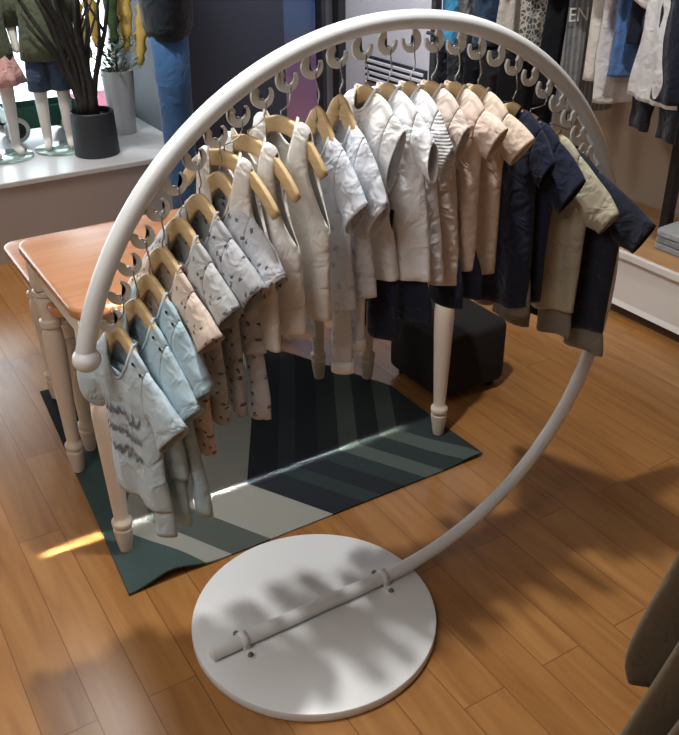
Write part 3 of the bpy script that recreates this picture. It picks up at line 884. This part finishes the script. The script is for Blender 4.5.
for i, (nm, lab, cat, key, y, hz, hx) in enumerate(wt):
    kw = {}
    if cat in ('dress', 'vest'): kw = dict(ct=(0.19, -0.2), cb=(0.14, -0.25))
    t = wall_top(nm, lab, cat, key, y, hz, hx, seed=60 + i * 2.1, rz=PI - 0.25, **kw)
    if key == 'stripe':
        cu = bpy.data.curves.new('lettering', 'FONT'); cu.body = 'EN'; cu.size = 0.085; cu.extrude = 0.0006; cu.align_x = 'CENTER'
        tmp = bpy.data.objects.new('lettering', cu); C.objects.link(tmp)
        me = bpy.data.meshes.new_from_object(tmp.evaluated_get(bpy.context.evaluated_depsgraph_get()))
        bpy.data.objects.remove(tmp)
        me.materials.clear(); me.materials.append(K['band'])
        lo = bpy.data.objects.new('lettering', me); C.objects.link(lo); lo.parent = t
        lo.location = (0.10, 0.034, -0.42); lo.rotation_euler = (PI / 2, 0, PI)
# outfit facing the room: white shirt, navy cardigan, navy shorts
RF = -PI / 2 - 0.25
wall_top('wall_shirt', 'white shirt facing the room under a navy cardigan', 'shirt', 'white2', 0.965, 0.955, 0.185, seed=91, x0=2.0, rz=RF, ct=(0.24, -0.26), cb=(0.15, -0.33), D=0.03)
t = wall_top('wall_cardigan', 'open navy cardigan over the white shirt facing the room', 'cardigan', 'navy', 0.875, 0.975, 0.11, seed=91, x0=1.985, rz=RF, ct=(0.26, -0.36), cb=(0.18, -0.44), D=0.045)
make_bottom('wall_trousers', 'dark navy cropped trousers below the white shirt facing the room', 'trousers', K['black'], (2.0, 0.945, 1.62), RF, 91, -0.80, 0.098, 0.066, zw=-0.50, ww=0.08, group=GW, D=0.02, amp=0.014)
for i, (key, y, z0, zb, lab) in enumerate([('black', 2.46, 1.12, 0.62, 'black shorts on the lower rail nearest the vent'), ('char', 2.34, 1.12, 0.60, 'charcoal trousers on the lower rail beside the black shorts'),
                                          ('navy3', 2.20, 1.12, 0.56, 'dark navy trousers on the lower rail below the gauze blouse'), ('char', 2.06, 1.12, 0.52, 'charcoal grey trousers on the lower rail below the lace blouse'),
                                          ('black', 1.92, 1.12, 0.50, 'black trousers on the lower rail nearest the navy dress')]):
    make_bottom('wall_trousers', lab, 'trousers', K[key], (2.17, y, z0), PI - 0.3, 100 + i * 3, zb - z0, 0.09, 0.075, zw=-0.15, ww=0.085, group=GW, D=0.02, amp=0.02)

t = thing('wall_vent', 'dark louvred vent with pale slats low on the grey right wall', 'vent', (XR, 3.55, 0.60))
bm = B(); box(bm, -0.02, 0.0, -0.38, 0.33, -0.10, 0.075); obj('backing', bm, M['dark_frame'], t, smooth=False)
for i in range(4):
    bm = B(); box(bm, -0.032, -0.02, -0.365, 0.315, -0.085 + i * 0.04, -0.064 + i * 0.04, 0.003, 1); obj('slat', bm, M['wall'], t, smooth=False)

# ------------------------------------------------------------------ window ledge display
ZL = 0.43
t = thing('potted_branches', 'charcoal pot of bare dark branching stems on the window ledge', 'plant', (0.315, 3.36, ZL))
bm = B(); lathe(bm, [(0.118, 0.0), (0.124, 0.004), (0.122, 0.12), (0.118, 0.235), (0.112, 0.24), (0.108, 0.21)], 32)
obj('pot', bm, M['pot_dark'], t, mods=('edge',))
bm = B(); rnd = random.Random(3)
for i in range(26):
    a = rnd.uniform(0, 2 * PI); r0 = rnd.uniform(0, 0.06)
    p = Vector((r0 * math.cos(a), r0 * math.sin(a), 0.2)); le = rnd.uniform(0.5, 0.95); sp = rnd.uniform(0.05, 0.42)
    dx, dy = math.cos(a) * sp, math.sin(a) * sp * 0.5
    pts = []; rr = []
    for k in range(9):
        q = k / 8
        pts.append(p + Vector((dx * q ** 1.3 + 0.012 * math.sin(q * 9 + i), dy * q ** 1.3, le * q)))
        rr.append(lerp(0.030 if i < 9 else 0.018, 0.0055, q ** 0.8))
    tube(bm, pts, rr, 6)
    if i % 2 == 0:
        q0 = pts[4]; s2 = rnd.choice((-1, 1))
        tube(bm, [q0 + Vector((s2 * 0.12 * k / 5, 0.0, 0.25 * (k / 5))) for k in range(6)], [0.009 - 0.0012 * k for k in range(6)], 5)
o = obj('branches', bm, M['branch'], t); o['kind'] = 'stuff'
t = thing('flower_pot', 'tall white tapered pot of yellow flower spikes on the ledge', 'plant', (0.60, 3.72, ZL))
bm = B(); lathe(bm, [(0.070, 0.0), (0.073, 0.004), (0.096, 0.365), (0.092, 0.37), (0.088, 0.34)], 28); obj('pot', bm, M['pot_white'], t, mods=('edge',))
bm = B(); rnd = random.Random(8)
for i in range(260):
    a = rnd.uniform(0, 2 * PI); r = rnd.uniform(0, 0.16) ; z = 0.34 + rnd.uniform(0.0, 0.22)
    c = Vector((r * math.cos(a), r * math.sin(a) * 0.8, z)); d = Vector((math.cos(a), math.sin(a), rnd.uniform(-.2, .9))).normalized() * rnd.uniform(0.03, 0.06)
    s = d.cross(Vector((0, 0, 1))).normalized() * 0.011
    v = [bm.verts.new(c), bm.verts.new(c + d * .5 + s), bm.verts.new(c + d), bm.verts.new(c + d * .5 - s)]
    bm.faces.new(v)
o = obj('foliage', bm, M['leaf'], t); o['kind'] = 'stuff'
for i, (dx, dy, z0, z1, r) in enumerate([(-0.2, 0.0, 0.45, 0.92, 0.034), (-0.1, 0.06, 0.50, 1.02, 0.034), (0.0, -0.04, 0.52, 1.06, 0.034), (0.11, 0.02, 0.46, 0.96, 0.034), (0.17, -0.06, 0.39, 0.79, 0.034), (0.05, 0.08, 0.56, 1.1, 0.034)]):
    bm = B(); n = 14; rings = []
    prof = []
    for k in range(n + 1):
        q = k / n
        prof.append((r * (math.sin(PI * min(1, q * 0.9 + .08)) ** 0.6) * (1 + 0.22 * math.sin(k * 2.4)) + 0.002, lerp(z0, z1, q)))
    lathe(bm, prof, 12)
    for v in bm.verts:
        q = (v.co.z - z0) / (z1 - z0)
        v.co.x += dx * (0.75 + 0.35 * q) + 0.012 * noise.noise(v.co * 40); v.co.y += dy + 0.012 * noise.noise(v.co * 40 + Vector((3, 3, 3)))
    sp = obj('flower_spike', bm, M['yellow'] if i != 2 else M['leaf'], t)
    bm = B(); tube(bm, [(0, 0, 0.33), (dx * 0.75, dy, z0 + 0.02)], 0.004, 6); obj('stalk', bm, M['leaf'], sp)

def skin_body(name, joints, edges, radii, mat, parent):
    me = bpy.data.meshes.new(name)
    me.from_pydata([Vector(j) for j in joints], edges, [])
    o = bpy.data.objects.new(name, me); C.objects.link(o); o.parent = parent
    o.modifiers.new('skin', 'SKIN')
    for i, r in enumerate(radii):
        me.skin_vertices[0].data[i].radius = (r, r) if not isinstance(r, tuple) else r
    me.skin_vertices[0].data[0].use_root = True
    s = o.modifiers.new('sub', 'SUBSURF'); s.levels = 2; s.render_levels = 2
    me.materials.append(mat)
    o.modifiers['skin'].use_smooth_shade = True
    return o

def loft(bm, secs, seg=20, cap=False):
    rings = []
    for cx, cy, z, rx, ry in secs:
        rings.append([bm.verts.new((cx + rx * math.cos(2 * PI * k / seg), cy + ry * math.sin(2 * PI * k / seg), z)) for k in range(seg)])
    for a, b in zip(rings, rings[1:]):
        for k in range(seg):
            bm.faces.new((a[k], a[(k + 1) % seg], b[(k + 1) % seg], b[k]))
    if cap:
        bm.faces.new(rings[0][::-1]); bm.faces.new(rings[-1])
    return bm

def mannequin(label, loc, rz, s, clothes, plate=True):
    arms = not any(c[1] == 'jacket' for c in clothes)
    t = thing('mannequin', label, 'mannequin', loc, rz); t.scale = (s, s, s)
    J = [(0, 0, 0.56), (0, 0, 0.70), (0, 0, 0.82), (0, -0.005, 0.93), (0, -0.01, 1.0), (0, -0.01, 1.10),
         (0.055, 0, 0.52), (0.062, -0.005, 0.31), (0.062, 0.01, 0.05), (0.066, -0.075, 0.022), (-0.055, 0, 0.52), (-0.062, -0.005, 0.31), (-0.062, 0.01, 0.05), (-0.066, -0.075, 0.022),
         (0.10, 0, 0.87), (0.145, 0.01, 0.70), (0.15, -0.03, 0.54), (-0.10, 0, 0.87), (-0.145, 0.01, 0.70), (-0.15, -0.03, 0.54), (0, -0.015, 1.17)]
    Ed = [(0, 1), (1, 2), (2, 3), (3, 4), (4, 5), (0, 6), (6, 7), (7, 8), (8, 9), (0, 10), (10, 11), (11, 12), (12, 13), (2, 14), (14, 15), (15, 16), (2, 17), (17, 18), (18, 19), (5, 20)]
    Rr = [0.085, 0.08, 0.085, 0.035, 0.05, 0.085, 0.058, 0.040, 0.026, 0.022, 0.058, 0.040, 0.026, 0.022, 0.035, 0.026, 0.018, 0.035, 0.026, 0.018, 0.06]
    if not arms:
        J = J[:14] + [J[20]]; Ed = [e for e in Ed if max(e) < 14] + [(5, 14)]; Rr = [r * (0.72 if i < 3 or 5 < i < 14 else 1) for i, r in enumerate(Rr[:14] + [Rr[20]])]
    skin_body('body', J, Ed, Rr, M['skin'], t)
    for nm, kind, mat in clothes:
        if kind == 'shorts':
            for sg in (1, -1):
                bm = B(); loft(bm, [(sg * 0.06, 0, 0.335, 0.062, 0.068), (sg * 0.058, 0, 0.42, 0.062, 0.072), (sg * 0.05, 0, 0.52, 0.064, 0.085), (sg * 0.045, 0, 0.60, 0.062, 0.088)]); obj(nm, bm, mat, t, mods=('solid',))
        elif kind == 'trousers':
            for sg in (1, -1):
                bm = B(); loft(bm, [(sg * 0.062, 0.005, 0.045, 0.040, 0.042), (sg * 0.06, 0, 0.20, 0.042, 0.043), (sg * 0.058, 0, 0.33, 0.046, 0.047), (sg * 0.053, 0, 0.50, 0.050, 0.050), (sg * 0.045, 0, 0.67, 0.054, 0.056)]); obj(nm, bm, mat, t, mods=('solid',))
        elif kind == 'shirt':
            bm = B(); loft(bm, [(0, 0, 0.50, 0.135, 0.115), (0, 0, 0.58, 0.128, 0.11), (0, 0, 0.70, 0.112, 0.10), (0, 0, 0.80, 0.122, 0.10), (0, 0, 0.87, 0.105, 0.075), (0, 0, 0.915, 0.055, 0.055)]); obj(nm, bm, mat, t, mods=('solid',))
            for sg in (1, -1):
                bm = B(); tube(bm, [(sg * 0.085, 0, 0.865), (sg * 0.125, 0.004, 0.79), (sg * 0.15, 0.01, 0.68)], [0.05, 0.045, 0.043], 14, cap=False); obj('sleeve', bm, mat, t, mods=('solid',))
        elif kind == 'jacket':
            bm = B(); loft(bm, [(0, 0, 0.652, 0.11, 0.060), (0, 0, 0.68, 0.115, 0.074), (0, 0, 0.74, 0.115, 0.078), (0, 0, 0.82, 0.12, 0.078), (0, 0, 0.88, 0.11, 0.075), (0, 0, 0.93, 0.05, 0.05)]); obj(nm, bm, mat, t, mods=('solid',))
        elif kind == 'skirt':
            bm = B()
            secs = []
            for z, r in ((0.40, 0.17), (0.46, 0.155), (0.54, 0.125), (0.63, 0.095)): secs.append((0, 0, z, r, r * 0.9))
            loft(bm, secs, 40)
            for v in bm.verts:
                a = math.atan2(v.co.y, v.co.x); k = 1 + 0.07 * math.sin(a * 10) * (0.63 - v.co.z) / .23; v.co.x *= k; v.co.y *= k
            obj(nm, bm, mat, t, mods=('solid',))
    if plate:
        bm = B(); lathe(bm, [(0.140, 0.0), (0.143, 0.002), (0.143, 0.010), (0.140, 0.012)], 40); obj('base_plate', bm, M['plate'], t, mods=('edge',))
    return t
mannequin('white child mannequin in slate blue shorts and a moss green top on the ledge', (0.165, 3.56, ZL + .001), -0.25, 1.0, [('shorts', 'shorts', cloth('slate_blue_cotton', (66, 82, 108))), ('shirt', 'shirt', K['shirtgreen'])])
mannequin('white child mannequin in a rose pink skirt at the picture\'s left edge', (-0.135, 3.56, ZL + .001), 0.1, 1.0, [('skirt', 'skirt', K['pinks']), ('shirt', 'shirt', K['shirtgreen'])])
mannequin('tall mannequin in mid blue jeans and a dark jacket before the navy pillar', (0.615, 2.86, 0.001), -1.935, 1.68, [('jeans', 'trousers', K['jean']), ('jacket', 'jacket', K['jacket'])])

t = thing('toy_wagon', 'green toy wagon with white wheels behind the mannequins by the window', 'toy wagon', (0.15, 3.95, ZL))
bm = B(); box(bm, -0.20, 0.24, -0.10, 0.10, 0.065, 0.19, 0.008, 2)
f = max(bm.faces, key=lambda f: f.calc_center_median().z)
r = bmesh.ops.inset_region(bm, faces=[f], thickness=0.012)
bmesh.ops.translate(bm, verts=f.verts, vec=(0, 0, -0.09))
obj('tub', bm, M['wagon'], t, smooth=False)
for x in (-0.15, 0.18):
    for y in (-0.118, 0.118):
        bm = B(); lathe(bm, [(0.030, -0.014), (0.062, -0.012), (0.072, -0.006), (0.072, 0.006), (0.062, 0.012), (0.030, 0.014)], 28)
        bmesh.ops.rotate(bm, verts=bm.verts, cent=(0, 0, 0), matrix=Matrix.Rotation(PI / 2, 3, 'X')); bmesh.ops.translate(bm, verts=bm.verts, vec=(x, y, 0.073))
        w = obj('wheel', bm, M['tyre'], t)
        bm = B(); lathe(bm, [(0.046, -0.016), (0.046, 0.016), (0.02, 0.018)], 22)
        bmesh.ops.rotate(bm, verts=bm.verts, cent=(0, 0, 0), matrix=Matrix.Rotation(PI / 2, 3, 'X')); bmesh.ops.translate(bm, verts=bm.verts, vec=(x, y, 0.073))
        obj('wheel_disc', bm, M['dark_frame'], w)
bm = B(); tube(bm, [(-0.20, 0, 0.09), (-0.30, 0, 0.12), (-0.42, 0, 0.40)], 0.007, 8); obj('pull_handle', bm, M['black'], t)
bm = B(); box(bm, 0.62, 1.25, 5.0, 5.04, -0.02, 0.42)
tag(obj('street_sign_board', bm, M['pink'], smooth=False), 'low pink board standing outside the shop window', 'board')

# ------------------------------------------------------------------ coats close to the camera, bottom right corner
RV = Vector((0.852, -0.523, 0)).normalized(); FV = Vector((0.523, 0.852, 0)).normalized()
def coat(label, prof, dep, width, mat):
    """prof: (offset along RV of the edge, z); a hanging folded sheet tube"""
    base = Vector((-0.02, -0.87, 0))
    t = thing('hanging_coat', label, 'coat', base - FV * dep, 0, 'brown olive coats close to the camera')
    bm = B(); rings = []
    seg = 40
    for off_, z in prof:
        rr = []
        for k in range(seg):
            a = 2 * PI * k / seg
            x = off_ + width / 2 * (1 - math.copysign(abs(math.cos(a)) ** 0.8, math.cos(a)))
            d = 0.022 * math.copysign(abs(math.sin(a)) ** 0.7, math.sin(a)) + 0.012 * math.sin(x * 40 + z * 3) * (1 - z)
            p = RV * x + FV * d; rr.append(bm.verts.new((p.x, p.y, z)))
        rings.append(rr)
    for a, b in zip(rings, rings[1:]):
        for k in range(seg):
            bm.faces.new((a[k], a[(k + 1) % seg], b[(k + 1) % seg], b[k]))
    obj('body', bm, mat, t, mods=('sub', 'solid'))
    bm = B()
    p0 = RV * (prof[0][0] + width / 2); tube(bm, [(p0.x, p0.y, prof[0][1] - .03), (p0.x, p0.y, prof[0][1] + 0.10)], 0.003, 8); obj('hanger_wire', bm, M['steel'], t)
    return t
coat('brown olive short coat hanging furthest back of the three near coats', [(0.13, 1.16), (0.07, 1.05), (0.04, 0.90), (0.015, 0.77), (-0.012, 0.667), (-0.035, 0.57), (-0.036, 0.52), (-0.02, 0.475)], 0.0, 0.42, K['coat'])
coat('brown olive long coat in the middle of the three near coats', [(0.15, 1.12), (0.10, 1.02), (0.075, 0.90), (0.045, 0.70), (0.008, 0.55), (-0.04, 0.40), (-0.075, 0.28), (-0.085, 0.15)], 0.055, 0.40, K['coat'])
coat('brown olive long coat nearest the camera of the three near coats', [(0.18, 1.10), (0.14, 1.00), (0.12, 0.88), (0.085, 0.68), (0.05, 0.55), (-0.005, 0.38), (-0.04, 0.26), (-0.05, 0.12)], 0.11, 0.38, K['coat'])
t = thing('garment_rail', 'steel garment rail holding the near brown olive coats', 'clothing rack', (0.16, -0.99, 0))
bm = B(); a, b = Vector((0, 0, 1.24)) - FV * 0.30, Vector((0, 0, 1.24)) + FV * 0.30
tube(bm, [a, b], 0.010, 12); obj('rail', bm, M['steel'], t)
for p in (a, b):
    q = p + RV * 0.28
    bm = B(); tube(bm, [p, p + RV * 0.14, q, (q.x, q.y, 1.2), (q.x, q.y, 0.0)], 0.011, 12); obj('post', bm, M['steel'], t)

# ------------------------------------------------------------------ lights
def spot(name, loc, aim, energy, angle, blend=0.4, rad=0.03, col=(1, 0.95, 0.88)):
    l = bpy.data.lights.new(name, 'SPOT'); l.energy = energy; l.spot_size = math.radians(angle); l.spot_blend = blend; l.shadow_soft_size = rad; l.color = col
    o = bpy.data.objects.new(name, l); C.objects.link(o); o.location = loc
    o.rotation_euler = (Vector(aim) - Vector(loc)).to_track_quat('-Z', 'Y').to_euler()
    return o
def area(name, loc, aim, energy, sx, sy, col=(1, 0.96, 0.9)):
    l = bpy.data.lights.new(name, 'AREA'); l.energy = energy; l.shape = 'RECTANGLE'; l.size = sx; l.size_y = sy; l.color = col
    o = bpy.data.objects.new(name, l); C.objects.link(o); o.location = loc
    o.rotation_euler = (Vector(aim) - Vector(loc)).to_track_quat('-Z', 'Y').to_euler()
    return o
spot('ceiling_spot_key', (-0.11, 0.10, 2.9), (-0.05, 0.2, 0), 175, 95, 0.5, 0.045, (1, 0.985, 0.965))
area('added_fill_panel', (-2.0, -0.5, 2.95), (-2.0, -0.5, 0), 38, 1.4, 1.4, (1, 0.985, 0.96))  # added fill light, lifts the ambient level from the left
area('ceiling_panel_back', (-0.34, 2.42, 2.95), (-0.34, 2.42, 0), 20, 0.35, 0.35)
spot('added_rack_spot', (1.2, 0.3, 2.9), (2.4, 1.6, 0.9), 95, 70, 0.6, 0.06)  # added spot that brightens the clothes on the wall rack
spot('added_door_spot', (1.6, 2.4, 2.9), (2.4, 3.9, 0.6), 380, 90, 0.6, 0.08, (0.95, 0.97, 1.0))  # added spot that lights the poster and the grey wall beside it
spot('added_ledge_spot', (-0.4, 2.7, 2.9), (0.4, 3.6, 0.6), 100, 80, 0.6, 0.08, (1, 0.98, 0.95))  # added spot that brightens the window ledge display
ln = area('added_streak_light', (-0.13, 0.08, 2.88), (-0.13, 0.674, 0), 1.0, 1.33, 0.012, (1, 0.97, 0.93))  # added thin beam that draws the bright streak across the rug
ln.data.spread = math.radians(1.0)

world = bpy.data.worlds.new('daylight'); bpy.context.scene.world = world
world.use_nodes = True
bg = world.node_tree.nodes['Background']; bg.inputs[0].default_value = (0.86, 0.94, 1.0, 1); bg.inputs[1].default_value = 7.0

# ------------------------------------------------------------------ camera
cam = bpy.data.cameras.new('camera'); co = bpy.data.objects.new('camera', cam); C.objects.link(co)
r_, u_, f_ = Vector((0.8522107, -0.5231050, -0.0098989)), Vector((0.2644279, 0.4143098, 0.8708761)), Vector((0.4514585, 0.7447875, -0.4914028))
mw = Matrix.Identity(4)
for i in range(3):
    mw[i][0], mw[i][1], mw[i][2] = r_[i], u_[i], -f_[i]
mw[0][3], mw[1][3], mw[2][3] = -1.0919106, -1.5661350, 1.8126909
co.matrix_world = mw
cam.sensor_width = 36; cam.lens = 882.86 / 735 * 36; cam.clip_start = 0.05
sc = bpy.context.scene
sc.camera = co
vs = sc.view_settings
vs.view_transform = 'Standard'; vs.look = 'None'; vs.exposure = 0.0; vs.gamma = 1.0; vs.use_curve_mapping = False
